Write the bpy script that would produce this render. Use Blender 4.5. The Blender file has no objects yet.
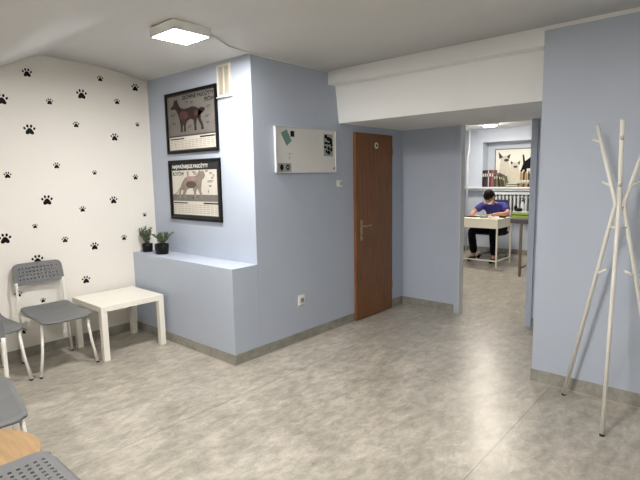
import bpy, bmesh, math, random
from mathutils import Vector, Matrix
random.seed(7)
PI = math.pi
COL = bpy.context.scene.collection
sc = bpy.context.scene

# ------------------------------------------------------------------ materials
def s2l(c):
    return tuple(((v/255.0)/12.92 if v/255.0 <= .04045 else ((v/255.0+.055)/1.055)**2.4) for v in c)

def mat(name, rgb, rough=.5, metal=0, var=.05, scale=8, bump=0, bscale=60, emit=None, estr=0, coat=0, trans=0, stretch=(1,1,1)):
    m = bpy.data.materials.new(name); m.use_nodes = True
    nt = m.node_tree; b = nt.nodes['Principled BSDF']
    c = s2l(rgb)
    tc = nt.nodes.new('ShaderNodeTexCoord'); mp = nt.nodes.new('ShaderNodeMapping')
    mp.inputs['Scale'].default_value = stretch
    nt.links.new(tc.outputs['Object'], mp.inputs[0])
    n = nt.nodes.new('ShaderNodeTexNoise'); n.inputs['Scale'].default_value = scale; n.inputs['Detail'].default_value = 4
    nt.links.new(mp.outputs[0], n.inputs['Vector'])
    r = nt.nodes.new('ShaderNodeValToRGB')
    r.color_ramp.elements[0].position = .3; r.color_ramp.elements[1].position = .7
    r.color_ramp.elements[0].color = tuple(max(0, v*(1-var)) for v in c)+(1,)
    r.color_ramp.elements[1].color = tuple(min(1, v*(1+var)) for v in c)+(1,)
    nt.links.new(n.outputs['Fac'], r.inputs[0]); nt.links.new(r.outputs[0], b.inputs['Base Color'])
    b.inputs['Roughness'].default_value = rough; b.inputs['Metallic'].default_value = metal
    b.inputs['Coat Weight'].default_value = coat
    b.inputs['Transmission Weight'].default_value = trans
    if bump:
        n2 = nt.nodes.new('ShaderNodeTexNoise'); n2.inputs['Scale'].default_value = bscale
        nt.links.new(tc.outputs['Object'], n2.inputs['Vector'])
        bp = nt.nodes.new('ShaderNodeBump'); bp.inputs['Strength'].default_value = bump; bp.inputs['Distance'].default_value = .01
        nt.links.new(n2.outputs['Fac'], bp.inputs['Height']); nt.links.new(bp.outputs[0], b.inputs['Normal'])
    if emit:
        b.inputs['Emission Color'].default_value = s2l(emit)+(1,); b.inputs['Emission Strength'].default_value = estr
    return m

def floor_mat(name, dark=(132,126,115), light=(196,189,176), seams=True):
    m = bpy.data.materials.new(name); m.use_nodes = True
    nt = m.node_tree; L = nt.links; b = nt.nodes['Principled BSDF']
    tc = nt.nodes.new('ShaderNodeTexCoord')
    def noise(sc_, det, vec, rough=.6, dist=0):
        mp = nt.nodes.new('ShaderNodeMapping'); mp.inputs['Scale'].default_value = vec
        mp.inputs['Rotation'].default_value = (0, 0, math.radians(-14))
        L.new(tc.outputs['Object'], mp.inputs[0])
        n = nt.nodes.new('ShaderNodeTexNoise'); n.inputs['Scale'].default_value = sc_; n.inputs['Detail'].default_value = det
        n.inputs['Roughness'].default_value = rough; n.inputs['Distortion'].default_value = dist
        L.new(mp.outputs[0], n.inputs['Vector']); return n
    a = noise(3.2, 8, (1.5, .75, 1), .66, .5); c = noise(12, 8, (1.5, .8, 1), .66, .4); d = noise(60, 2, (1, 1, 1))
    def mth(op, x, y):
        q = nt.nodes.new('ShaderNodeMath'); q.operation = op
        for i, v in enumerate((x, y)):
            if isinstance(v, (int, float)): q.inputs[i].default_value = v
            elif v is not None: L.new(v, q.inputs[i])
        return q.outputs[0]
    s = mth('ADD', mth('ADD', mth('MULTIPLY', a.outputs['Fac'], .40), mth('MULTIPLY', c.outputs['Fac'], .48)), mth('MULTIPLY', d.outputs['Fac'], .12))
    r = nt.nodes.new('ShaderNodeValToRGB'); e = r.color_ramp.elements
    e[0].position = .36; e[0].color = s2l(dark)+(1,); e[1].position = .64; e[1].color = s2l(light)+(1,)
    k = e.new(.50); k.color = s2l(tuple((dark[i]*.48+light[i]*.52) for i in range(3)))+(1,)
    L.new(s, r.inputs[0])
    out = r.outputs[0]
    if seams:
        sx = nt.nodes.new('ShaderNodeSeparateXYZ'); L.new(tc.outputs['Object'], sx.inputs[0])
        t = None
        for x in (2.135, .467, -1.2):
            v = mth('LESS_THAN', mth('ABSOLUTE', mth('SUBTRACT', sx.outputs[0], x), None), .0022)
            t = v if t is None else mth('MAXIMUM', t, v)
        mx = nt.nodes.new('ShaderNodeMixRGB'); mx.inputs[2].default_value = s2l((84,80,72))+(1,)
        L.new(mth('MULTIPLY', t, .75), mx.inputs[0]); L.new(out, mx.inputs[1]); out = mx.outputs[0]
    L.new(out, b.inputs['Base Color'])
    rr = nt.nodes.new('ShaderNodeMapRange'); rr.inputs[3].default_value = .24; rr.inputs[4].default_value = .36
    L.new(c.outputs['Fac'], rr.inputs[0]); L.new(rr.outputs[0], b.inputs['Roughness'])
    bp = nt.nodes.new('ShaderNodeBump'); bp.inputs['Strength'].default_value = .07; bp.inputs['Distance'].default_value = .01
    n3 = noise(28, 3, (1, 1, 1)); L.new(n3.outputs['Fac'], bp.inputs['Height']); L.new(bp.outputs[0], b.inputs['Normal'])
    return m

M = {}
BLUE = (179,188,203)
M['blue'] = mat('light_blue_wall_paint', BLUE, .6, var=.015, scale=3, bump=.08, bscale=90)
M['cream'] = mat('warm_white_wall_paint', (229,225,218), .65, var=.012, scale=2, bump=.12, bscale=70)
M['ceil'] = mat('matt_ceiling_paint', (212,212,211), .8, var=.015, scale=2, bump=.06)
M['beam'] = mat('white_beam_paint', (232,233,233), .7, var=.01, scale=2, bump=.06)
M['white_wall'] = mat('pale_grey_blue_paint', (196,204,216), .6, var=.015, scale=2)
M['white_trim'] = mat('white_gloss_paint', (232,234,236), .35, var=.01)
M['floor'] = floor_mat('marbled_grey_beige_vinyl')
M['base'] = floor_mat('marbled_grey_vinyl_skirting', (124,122,114), (170,167,159), False)
M['bead'] = mat('pale_skirting_weld', (178,172,158), .5)
M['door'] = mat('walnut_door_veneer', (124,82,48), .42, var=.25, scale=9, stretch=(4, 4, .35))
M['door_edge'] = mat('lighter_walnut_edge', (134,84,48), .45, var=.1)
M['brass'] = mat('aged_brass', (176,160,126), .35, metal=.8)
M['grey_plastic'] = mat('grey_chair_plastic', (108,109,110), .5, var=.03, bump=.05, bscale=300)
M['white_tube'] = mat('white_powder_coated_steel', (232,230,222), .4, var=.01)
M['rubber'] = mat('black_rubber', (24,24,24), .7)
M['lacquer'] = mat('white_lacquered_board', (235,231,220), .35, var=.01)
M['oak'] = mat('oak_board', (164,134,96), .4, var=.16, scale=6, stretch=(1.1, 9, 9))
M['black'] = mat('black_frame_lacquer', (18,18,19), .3)
M['print_dark'] = mat('print_dark_grey', (80,77,74), .4, var=.12, scale=5)
M['print_grey'] = mat('print_mid_grey', (116,112,107), .4, var=.1, scale=12)
M['print_light'] = mat('print_warm_white', (208,203,192), .4, var=.03, scale=6)
M['print_head'] = mat('print_charcoal', (48,50,50), .4)
M['ink'] = mat('printing_ink_black', (14,13,13), .5)
M['ink_grey'] = mat('printing_ink_grey', (120,116,112), .5)
M['ink_red'] = mat('printing_ink_red', (150,62,58), .5)
M['ink_white'] = mat('printing_ink_white', (228,228,224), .5)
M['dog'] = mat('print_dark_brown_coat', (48,38,36), .45, var=.25, scale=14)
M['dog_red'] = mat('print_muscle_red', (84,54,52), .45, var=.25, scale=18)
M['cat'] = mat('print_cat_taupe', (140,130,120), .45, var=.2, scale=14)
M['cat_dark'] = mat('print_cat_brown', (98,84,78), .45, var=.2, scale=14)
M['cat_red'] = mat('print_cat_pink', (168,138,130), .45, var=.1, scale=14)
M['vent'] = mat('vent_ivory_plastic', (226,220,206), .45)
M['vent_mesh'] = mat('vent_mesh_taupe', (192,185,170), .6)
M['board'] = mat('whiteboard_enamel', (214,214,211), .3, var=.01)
M['alu'] = mat('aluminium_edge', (205,206,206), .35, metal=.3)
M['green_paper'] = mat('sage_green_paper', (104,140,128), .7)
M['grey_card'] = mat('grey_card', (146,150,148), .6)
M['lamp_on'] = mat('lit_lamp_diffuser', (255,250,240), .5, emit=(255,252,248), estr=100)
M['lamp2_on'] = mat('lit_round_lamp_diffuser', (255,250,240), .5, emit=(255,245,230), estr=110)
M['lamp_body'] = mat('lamp_housing_white', (236,236,234), .4)
M['sock'] = mat('white_socket_plastic', (226,226,222), .35)
M['dark'] = mat('dark_void', (40,40,42), .6)
M['pot'] = mat('black_plastic_pot', (26,26,27), .25, var=.1)
M['soil'] = mat('dark_soil', (46,36,30), .9, var=.3, scale=60, bump=.5)
M['leaf'] = mat('succulent_green', (74,92,56), .5, var=.25, scale=40)
M['leaf2'] = mat('dusty_sage_green', (112,128,96), .5, var=.2, scale=40)
M['stem'] = mat('brown_stem', (98,80,62), .7)
M['skin'] = mat('skin', (188,140,116), .5, var=.05)
M['hair'] = mat('black_hair', (20,17,17), .5, var=.2, scale=60, bump=.4, bscale=120)
M['scrubs'] = mat('violet_scrubs_fabric', (52,49,128), .8, var=.08, scale=12, bump=.2)
M['trousers'] = mat('black_trouser_fabric', (22,22,26), .85, var=.1)
M['shoe'] = mat('black_shoe', (16,16,18), .5)
M['mask'] = mat('white_mask_fabric', (232,234,236), .8)
M['navy'] = mat('navy_office_fabric', (34,42,72), .85)
M['steel'] = mat('brushed_steel', (160,156,150), .35, metal=.7)
M['bronze'] = mat('brownish_steel_leg', (132,112,96), .4, metal=.3)
M['desk'] = mat('cream_desk_paint', (248,242,224), .4, var=.01)
M['speckle'] = mat('dark_speckled_top', (84,78,84), .4, var=.5, scale=55)
M['lime'] = mat('lime_green_card', (160,182,92), .6, var=.08)
M['sill'] = mat('white_sill_paint', (226,228,230), .4)
M['rad'] = mat('radiator_white_enamel', (214,218,222), .35)
M['kit_bg'] = mat('print_cream_ground', (232,232,222), .5, var=.02)
M['kit_fur'] = mat('print_cream_fur', (206,200,186), .5, var=.08, scale=20)
M['black'].node_tree.nodes['Principled BSDF'].inputs['Specular IOR Level'].default_value = .15
for q in list(M):
    if q.startswith(('print', 'ink', 'dog', 'cat', 'hair', 'pot', 'trousers')): M[q].node_tree.nodes['Principled BSDF'].inputs['Specular IOR Level'].default_value = .12
M['kit_dark'] = mat('print_dark_fur', (58,52,48), .5, var=.2, scale=20)

# ------------------------------------------------------------------ mesh building
class MB:
    def __init__(s): s.bm = bmesh.new(); s.mi = 0
    def _f(s, vs, smooth=False):
        try:
            f = s.bm.faces.new(vs); f.material_index = s.mi; f.smooth = smooth; return f
        except ValueError: return None
    def box(s, x0, y0, z0, x1, y1, z1, bev=0):
        t = bmesh.new(); bmesh.ops.create_cube(t, size=1)
        for v in t.verts: v.co = Vector(((x0+x1)/2+v.co.x*(x1-x0), (y0+y1)/2+v.co.y*(y1-y0), (z0+z1)/2+v.co.z*(z1-z0)))
        if bev: bmesh.ops.bevel(t, geom=t.edges[:], offset=bev, segments=2, affect='EDGES', profile=.6)
        s.merge(t); return s
    def merge(s, t, mtx=None, smooth=False):
        mp = {}
        for v in t.verts: mp[v] = s.bm.verts.new(mtx @ v.co if mtx else v.co)
        for f in t.faces: s._f([mp[v] for v in f.verts], smooth or f.smooth)
        t.free()
    def poly_prism(s, pts, fn, d0, d1):
        """pts 2D outline, fn(u,v,d)->Vector; closed solid between depths d0 and d1"""
        a = [s.bm.verts.new(fn(u, v, d0)) for u, v in pts]; b = [s.bm.verts.new(fn(u, v, d1)) for u, v in pts]
        n = len(pts); s._f(a[::-1]); s._f(b)
        for i in range(n): s._f([a[i], a[(i+1) % n], b[(i+1) % n], b[i]])
        return s
    def tube(s, pts, r, seg=10, cap=True):
        pts = [Vector(p) for p in pts]; rs = r if isinstance(r, (list, tuple)) else [r]*len(pts)
        rings = []; up = None
        for i, p in enumerate(pts):
            d = (pts[min(i+1, len(pts)-1)]-pts[max(i-1, 0)]).normalized()
            if up is None: up = Vector((0, 0, 1)) if abs(d.z) < .9 else Vector((1, 0, 0))
            u = (up-d*up.dot(d)).normalized(); up = u; w = d.cross(u)
            rings.append([s.bm.verts.new(p+(u*math.cos(2*PI*k/seg)+w*math.sin(2*PI*k/seg))*rs[i]) for k in range(seg)])
        for a, b in zip(rings, rings[1:]):
            for k in range(seg): s._f([a[k], a[(k+1) % seg], b[(k+1) % seg], b[k]], True)
        if cap: s._f(rings[0][::-1]); s._f(rings[-1])
        return s
    def lathe(s, prof, c, seg=24, sx=1, sy=1):
        rings = []
        for r, z in prof: rings.append([s.bm.verts.new((c[0]+r*sx*math.cos(2*PI*k/seg), c[1]+r*sy*math.sin(2*PI*k/seg), c[2]+z)) for k in range(seg)])
        for a, b in zip(rings, rings[1:]):
            for k in range(seg): s._f([a[k], a[(k+1) % seg], b[(k+1) % seg], b[k]], True)
        s._f(rings[0][::-1]); s._f(rings[-1]); return s
    def ball(s, c, r, sub=2, rot=None):
        t = bmesh.new(); bmesh.ops.create_icosphere(t, subdivisions=sub, radius=1)
        if isinstance(r, (int, float)): r = (r, r, r)
        m = Matrix.Translation(Vector(c)) @ (rot.to_4x4() if rot else Matrix.Identity(4)) @ Matrix.Diagonal((*r, 1))
        s.merge(t, m, True); return s
    def build(s, name, mats, parent=None, kind=None):
        me = bpy.data.meshes.new(name)
        bmesh.ops.remove_doubles(s.bm, verts=s.bm.verts[:], dist=1e-6)
        bmesh.ops.recalc_face_normals(s.bm, faces=s.bm.faces[:]); s.bm.to_mesh(me); s.bm.free()
        for q in (mats if isinstance(mats, (list, tuple)) else [mats]): me.materials.append(M[q])
        o = bpy.data.objects.new(name, me); COL.objects.link(o)
        if parent: o.parent = parent
        if kind: o['kind'] = kind
        return o

def tag(o, label, cat, group=None):
    o['label'] = label; o['category'] = cat
    if group: o['group'] = group
    return o
def thing(name, label, cat, loc=(0, 0, 0), rz=0, group=None):
    o = bpy.data.objects.new(name, None); COL.objects.link(o); o.empty_display_size = .1
    o.location = loc; o.rotation_euler = (0, 0, rz); return tag(o, label, cat, group)
def struct(name, mb, m): return mb.build(name, m, None, 'structure')
def copy_tree(o, parent=None):
    kids = [k for k in list(bpy.data.objects) if k.parent == o]
    c = o.copy(); COL.objects.link(c)
    if parent: c.parent = parent
    for k in kids: copy_tree(k, c)
    return c
def text_mesh(body, size, fn, parent, name, m, depth=.0006):
    cu = bpy.data.curves.new('lettering', 'FONT'); cu.body = body; cu.size = size; cu.extrude = depth/2
    cu.align_x = 'CENTER'; cu.align_y = 'CENTER'; cu.offset = size*.012
    t = bpy.data.objects.new('tmp', cu); COL.objects.link(t); bpy.context.view_layer.update()
    me = bpy.data.meshes.new_from_object(t.evaluated_get(bpy.context.evaluated_depsgraph_get()))
    bpy.data.objects.remove(t); me.name = name
    for v in me.vertices: v.co = fn(v.co.x, v.co.y, v.co.z+depth/2)
    me.materials.clear(); me.materials.append(M[m])
    o = bpy.data.objects.new(name, me); COL.objects.link(o); o.parent = parent; return o

def flatten(t, into, keep=()):
    '''the printed layers of one sheet become that sheet's own mesh'''
    base = [c for c in bpy.data.objects if c.parent == t and c.name.split('.')[0] == into][0]
    b = bmesh.new(); b.from_mesh(base.data)
    for c in [c for c in bpy.data.objects if c.parent == t and c != base and c.name.split('.')[0] not in keep]:
        k = len(base.data.materials); n0 = len(b.faces)
        b.from_mesh(c.data); b.faces.ensure_lookup_table()
        for f in b.faces[n0:]: f.material_index += k
        for q in c.data.materials: base.data.materials.append(q)
        bpy.data.objects.remove(c)
    b.to_mesh(base.data); b.free()

# ------------------------------------------------------------------ measures (metres)
XW = -1.627         # white wall with paw prints
Y0 = 2.451          # front of the low ledge block
Y1 = 2.726          # poster wall
YR = 3.698          # right wall / beam
YD = 5.054          # doorway wall
XR = 1.987          # end of the right wall
HL = .826; HB = 2.093
HS = .095           # skirting
YBK = 9.6; XBL = -1.27; HC2 = 2.46

# ------------------------------------------------------------------ room shell
struct('floor', MB().box(-2.2, -2.0, -.1, 4.7, 10.2, 0), 'floor')

cb = MB()      # ceiling with its gentle fall and the crease towards the low side
ys = [-2.0, .6, .95, 1.3, 1.60, 1.695, 1.79, 2.0, 2.25, 2.5, 2.70, 3.0, 3.8]
h0 = [2.287, 2.287, 2.287, 2.469, 2.625, 2.668, 2.673, 2.668, 2.655, 2.615, 2.580, 2.572, 2.572]
h1 = [2.287, 2.287, 2.287, 2.469, 2.602, 2.632, 2.634, 2.625, 2.612, 2.594, 2.577, 2.572, 2.572]
h2 = [2.600, 2.600, 2.600, 2.600, 2.600, 2.600, 2.600, 2.600, 2.598, 2.588, 2.576, 2.572, 2.572]
hts = [h0, h1, h2, h2]
xs = [-1.75, -.4, .6, 4.7]
g = [[cb.bm.verts.new((x, y, hts[i][j])) for j, y in enumerate(ys)] for i, x in enumerate(xs)]
gt = [[cb.bm.verts.new((x, y, 2.85)) for y in ys] for x in xs]
for i in range(len(xs)-1):
    for j in range(len(ys)-1):
        cb._f([g[i][j], g[i][j+1], g[i+1][j+1], g[i+1][j]], True)
        cb._f([gt[i][j], gt[i+1][j], gt[i+1][j+1], gt[i][j+1]])
for i in range(len(xs)-1):
    for j in (0, len(ys)-1): cb._f([g[i][j], g[i+1][j], gt[i+1][j], gt[i][j]])
for j in range(len(ys)-1):
    for i in (0, len(xs)-1): cb._f([g[i][j], g[i][j+1], gt[i][j+1], gt[i][j]])
struct('ceiling', cb, 'ceil')

struct('wall_left', MB().box(XW-.15, -2.0, 0, XW, Y1, 2.80), 'cream')
struct('wall_poster', MB().box(XW-.15, Y1, 0, -.15, Y1+.15, 2.72), 'blue')
struct('wall_main', MB().box(-.15, Y1, 0, 0, YD+.08, 2.72), 'blue')
struct('wall_ledge', MB().box(XW, Y0, 0, 0, Y1, HL, .004), 'blue')
struct('wall_right', MB().box(XR, YR, 0, 4.7, YD, 2.72, .003), 'blue')
struct('wall_behind', MB().box(XW, -2.0, 0, 4.55, -1.9, 2.72), 'cream')
struct('wall_far_right', MB().box(4.55, -2.0, 0, 4.7, YR, 2.72), 'cream')
# doorway wall: left pier and right pier, jambs
struct('wall_doorway_left', MB().box(0, YD, 0, .749, YD+.08, HC2+.1), 'blue')
struct('wall_doorway_right', MB().box(1.49, YD, 0, 4.7, YD+.08, HC2+.1), 'blue')
struct('wall_doorway_head', MB().box(.749, YD, HB, 1.49, YD+.08, HC2+.1), 'beam')
struct('trim_1', MB().box(.695, YD-.022, 0, .7505, YD, HB, .003), 'blue')
struct('trim_2', MB().box(.7492, YD-.022, 0, .7555, YD+.082, HB-.001, .002), 'white_trim')
struct('trim_3', MB().box(1.4845, YD-.022, 0, 1.545, YD, HB, .003), 'blue')
# dropped beam: sloping fascia and the upper band
bb = MB()
bb.poly_prism([(3.80, 2.60), (3.812, 2.447), (3.862, HB), (YD, HB), (YD, 2.60)], lambda u, v, d: Vector((d, u, v)), .0, XR)
struct('trim_4', bb, 'beam')
struct('trim_5', MB().box(0, YR+.002, 2.447, XR, 3.815, 2.60, .004), 'beam')
struct('trim_6', MB().box(XR, YR-.006, 2.545, 4.55, YR, 2.60, .002), 'beam')

# skirtings, one per wall, with the pale bead along the floor
def skirt(name, x0, y0, x1, y1, nx, ny, m='base'):
    t = .006
    mb = MB()
    mb.box(min(x0, x1, x0+nx*t, x1+nx*t), min(y0, y1, y0+ny*t, y1+ny*t), 0, max(x0, x1, x0+nx*t, x1+nx*t), max(y0, y1, y0+ny*t, y1+ny*t), HS)
    mb.mi = 1; q = .018
    mb.box(min(x0, x1, x0+nx*q, x1+nx*q), min(y0, y1, y0+ny*q, y1+ny*q), 0, max(x0, x1, x0+nx*q, x1+nx*q), max(y0, y1, y0+ny*q, y1+ny*q), .004)
    return struct(name, mb, [m, 'bead'])
skirt('baseboard_left', XW, -1.9, XW, Y0, 1, 0)
skirt('baseboard_ledge', XW+.006, Y0, 0, Y0, 0, -1)
skirt('baseboard_main', 0, Y0-.006, 0, 4.085, 1, 0)
skirt('baseboard_passage', 0, 4.815, 0, YD, 1, 0)
skirt('baseboard_doorway', .006, YD, .695, YD, 0, -1)
skirt('baseboard_right', XR-.004, YR, 4.55, YR, 0, -1)
skirt('baseboard_pier', 1.545, YD, XR, YD, 0, -1)

# walnut door in the main wall (closed, standing just proud of the plaster)
db = MB().box(.0, 4.10, .008, .03, 4.79, 2.02, .002)
dr = struct('door_1', db, 'door')
e = MB().box(.0, 4.092, .008, .026, 4.10, 2.02).build('door_edge', 'door_edge', dr)
h = MB().box(.03, 4.165, .88, .037, 4.203, 1.10, .003)
h.build('door_plate', 'brass', dr)
h = MB(); h.tube([(.036, 4.184, 1.035), (.075, 4.184, 1.035), (.082, 4.20, 1.035), (.082, 4.30, 1.04)], [.011, .009, .009, .008])
h.build('door_handle', 'brass', dr)
h = MB(); h.tube([(.036, 4.184, .935), (.041, 4.184, .935)], .009); h.build('keyhole', 'dark', dr)
for z in (.25, 1.8):
    MB().tube([(.030, 4.795, z), (.030, 4.795, z+.08)], .007).build('hinge', 'brass', dr)
sg = MB(); sg.tube([(.03, 4.47, 1.895), (.034, 4.47, 1.895)], .033, 28)
sgo = tag(sg.build('door_sign', 'vent'), 'small round ivory sign high on the walnut door', 'sign')
rg = MB(); rg.tube([(.034, 4.47, 1.895), (.0355, 4.47, 1.895)], .016, 20); rg.build('sign_symbol', 'dark', sgo)

# ------------------------------------------------------------------ back room shell
struct('wall_back_room_rear', MB().box(XBL-.15, YBK, 0, -.95, YBK+.4, HC2+.1)
       .box(-.95, YBK, 2.20, .75, YBK+.4, HC2+.1).box(-.95, YBK, 0, .75, YBK+.4, 1.25).box(-.95, YBK+.26, 1.25, .75, YBK+.4, 2.2)
       .box(.75, YBK, 0, 3.1, YBK+.4, HC2+.1), 'white_wall')
struct('wall_back_room_left', MB().box(XBL-.15, YD+.08, 0, XBL, YBK, HC2+.1), 'white_wall')
struct('wall_back_room_front', MB().box(XBL-.15, YD+.08, 0, -.0, YD+.16, HC2+.1), 'white_wall')
struct('wall_back_room_right', MB().box(3.0, YD+.08, 0, 3.1, YBK, HC2+.1), 'white_wall')
struct('ceiling_back_room', MB().box(XBL-.15, YD+.08, HC2, 3.1, YBK+.4, HC2+.15), 'beam')
skirt('baseboard_back_room_rear', XBL, YBK, 3.0, YBK, 0, -1)
skirt('baseboard_back_room_left', XBL, YD+.16, XBL, YBK-.006, 1, 0)
# sill with its moulding
sb = MB().box(XBL, 9.47, 1.285, .75, YBK+.26, 1.315, .004); sb.box(XBL, 9.52, 1.235, .75, YBK, 1.285, .004)
struct('trim_7', sb, 'sill')
pp = MB(); pp.tube([(-1.20, 9.46, 0), (-1.20, 9.46, 1.95), (-1.17, 9.46, 2.05), (-1.17, 9.46, HC2)], .017)
tag(pp.build('heating_pipe', 'sill'), 'white vertical heating pipe in the left corner of the back room', 'pipe')

# ------------------------------------------------------------------ lamps
def panel_lamp(x, y, z, s, label, rz=0):
    t = thing('ceiling_lamp', label, 'lamp', (x, y, z), rz, None)
    hb = MB(); a = s/2
    hb.box(-a, -a, .006, a, a, .062, .003)
    for sx in (-1, 1):
        hb.box(min(sx*a, sx*(a-.014)), -a, 0, max(sx*a, sx*(a-.014)), a, .008); hb.box(-a, min(sx*a, sx*(a-.014)), 0, a, max(sx*a, sx*(a-.014)), .008)
    hb.build('lamp_housing', 'lamp_body', t)
    MB().box(-a+.014, -a+.014, .001, a-.014, a-.014, .0055).build('diffuser', 'lamp_on', t)
    return t
panel_lamp(.075, 2.03, 2.548, .30, 'lit square white panel lamp on the ceiling above the poster corner')
panel_lamp(2.2, 1.2, 2.537, .30, 'lit square white panel lamp on the ceiling before the right wall')
panel_lamp(1.6, -.9, 2.537, .30, 'unseen square white panel lamp near the rear wall, added for fill light')  # unseen lamp behind the camera, added to fill in more light
for lx_, ly_, lab_ in ((-.44, 8.68, 'round lit flush lamp on the ceiling of the back room'), (.55, 6.6, 'round lit flush lamp just inside the back room, hidden behind the beam')):
  t = thing('ceiling_lamp', lab_, 'lamp', (lx_, ly_, HC2-.05))
  MB().lathe([(.122, .02), (.128, .035), (.128, .05)], (0, 0, 0), 32).build('lamp_housing', 'lamp_body', t)
  MB().lathe([(.06, 0), (.10, .004), (.118, .018), (.118, .022)], (0, 0, 0), 32).build('diffuser', 'lamp2_on', t)
cd = MB(); cd.tube([(.165, 2.185, 2.594), (.012, 2.50, 2.583), (.010, 2.70, 2.571), (.010, YR, 2.567)], .0075, 6)
tag(cd.build('cable_conduit', 'lamp_body'), 'thin white cable running from the square ceiling lamp to the wall top', 'cable')

# ------------------------------------------------------------------ paw stickers
ELL = lambda cx, cy, rx, ry, a=0, n=12: [(cx+rx*math.cos(2*PI*k/n)*math.cos(a)-ry*math.sin(2*PI*k/n)*math.sin(a),
                                          cy+rx*math.cos(2*PI*k/n)*math.sin(a)+ry*math.sin(2*PI*k/n)*math.cos(a)) for k in range(n)]
PAD0 = [(-.30, -.42), (-.33, -.25), (-.22, -.05), (-.10, .09), (0, .12), (.10, .09), (.22, -.05), (.33, -.25), (.30, -.42), (.15, -.44), (0, -.36), (-.15, -.44)]
PAD = [(u*1.18, v*1.15+.02) for u, v in PAD0]
SZ = {'L': .088, 'M': .072, 'S': .054, 'T': .042}
paws = [(1.600,2.504,'M','high on the white wall, near the peak of the ceiling'),
(1.387,2.259,'L','cut by the left edge of the photo, high up'),
(1.763,2.277,'S','in the upper row, just left of a large print'),
(2.050,2.374,'L','top centre of the white wall'),
(2.237,2.540,'S','tucked under the ceiling, topmost of the small ones'),
(2.390,2.341,'S','below and left of the print in the upper right corner'),
(2.591,2.500,'M','in the upper right corner of the white wall'),
(1.579,2.020,'L','upper left, directly below the print near the ceiling peak'),
(1.978,2.090,'S','below the large print at the top centre of the wall'),
(2.339,1.993,'M','level with the bottom of the upper dog poster, left of it'),
(2.590,2.132,'T','beside the blue corner at the height of the upper dog poster'),
(1.776,1.710,'S','mid height, halfway between two large prints on the left'),
(2.116,1.645,'T','the tiny one at mid height in the middle of the wall'),
(1.376,1.627,'S','at mid height close to the left edge of the photo'),
(2.532,1.598,'S','beside the blue corner at the height of the lower cat poster'),
(1.670,1.401,'L','at the left, at the height of the lower poster'),
(2.284,1.373,'M','right of centre, at the height of the lower poster'),
(1.976,1.301,'S','between two larger prints, a little below them'),
(2.606,1.205,'T','the tiny one just above the potted plants'),
(1.552,1.175,'T','the tiny one left, above the chair and lower poster level'),
(1.310,1.088,'L','at the left edge of the photo, above the chair'),
(1.795,1.027,'S','above the right end of the chair backrest'),
(2.365,.987,'S','just left of the potted plants'),
(2.062,.935,'M','between the chair and the potted plants'),
(1.547,.872,'L','peeking over the top edge of the grey chair backrest'),
(1.956,.619,'M','above the left side of the small white table'),
(1.367,.590,'S','behind the left upright of the grey chair'),
(1.562,.496,'T','tiny one seen through the gap of the grey chair'),
(1.377,.251,'S','low on the wall between the two grey chairs')]
szn = {'L': 'large', 'M': 'medium', 'S': 'small', 'T': 'tiny'}
for (y, z, s, w) in paws:
    mb = MB(); k = SZ[s]; fn = lambda u, v, d, y=y, z=z, k=k: Vector((XW+d, y+u*k, z+v*k))
    mb.poly_prism(PAD, fn, 0, .0009)
    for (u, v, rx, ry, a) in ((-.44, .10, .105, .15, .45), (-.17, .33, .11, .16, .12), (.17, .33, .11, .16, -.12), (.44, .10, .105, .15, -.45)):
        mb.poly_prism(ELL(u, v, rx, ry, a), fn, 0, .0009)
    tag(mb.build('paw_sticker', 'ink'), (szn[s]+' black paw print '+w), 'wall sticker', 'paw print stickers on the white wall')

# ------------------------------------------------------------------ framed posters
def poster(name, x0, x1, z0, z1, label):
    yw = Y1; t = thing(name, label, 'poster', ((x0+x1)/2, yw, z0))
    cx = (x0+x1)/2; f = .026; d = .022
    W = x1-x0; H = z1-z0
    fb = MB()
    fb.box(-W/2, -d, 0, W/2, -.002, f, .002).box(-W/2, -d, H-f, W/2, -.002, H, .002).box(-W/2, -d, f, -W/2+f, -.002, H-f, .002).box(W/2-f, -d, f, W/2, -.002, H-f, .002)
    fb.build('frame', 'black', t)
    w = W-2*f; h = H-2*f
    fn = lambda u, v, dd: Vector((-w/2+u*w, -.010-dd, f+v*h))
    fnm = lambda u0, v0: (lambda a, b, dd: Vector((-w/2+u0*w+a, -.010-dd, f+v0*h+b)))
    return t, fn, fnm
R4 = lambda u0, v0, u1, v1: [(u0, v0), (u1, v0), (u1, v1), (u0, v1)]
t, fn, fnm = poster('framed_dog_poster', -1.285, -.453, 1.815, 2.397, 'black framed calendar poster with a dark brown dog, upper of the two beside the corner')
pr = MB(); pr.poly_prism(R4(0, 0, 1, 1), fn, -.006, 0); pr.build('print', 'print_dark', t)
pr = MB(); pr.poly_prism(R4(.02, .28, .98, .98), fn, 0, .0004); pr.build('print_background', 'print_grey', t)
pr = MB(); pr.poly_prism(R4(.02, .02, .98, .25), fn, 0, .0005); pr.build('calendar_strip', 'print_light', t)
dg = MB()
dg.poly_prism([(.07,.775),(.10,.80),(.14,.825),(.155,.87),(.175,.925),(.20,.905),(.225,.925),(.245,.86),(.27,.80),(.31,.755),(.38,.735),(.46,.74),(.54,.755),(.61,.74),(.67,.705),(.73,.655),(.775,.64),(.80,.665),(.79,.70),(.765,.705),(.74,.695),
   (.71,.715),(.69,.70),(.70,.64),(.715,.58),(.71,.52),(.745,.44),(.765,.36),(.75,.335),(.71,.335),(.715,.40),(.675,.48),(.645,.545),(.625,.50),(.615,.42),(.62,.335),(.57,.335),(.575,.42),(.565,.52),(.50,.545),
   (.44,.52),(.405,.48),(.395,.42),(.395,.335),(.35,.335),(.355,.42),(.35,.47),(.325,.42),(.325,.335),(.28,.335),(.285,.43),(.27,.55),(.245,.64),(.215,.70),(.19,.745),(.15,.755),(.10,.755)], fn, .0005, .0012)
dg.build('dog_picture', 'dog', t)
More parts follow.
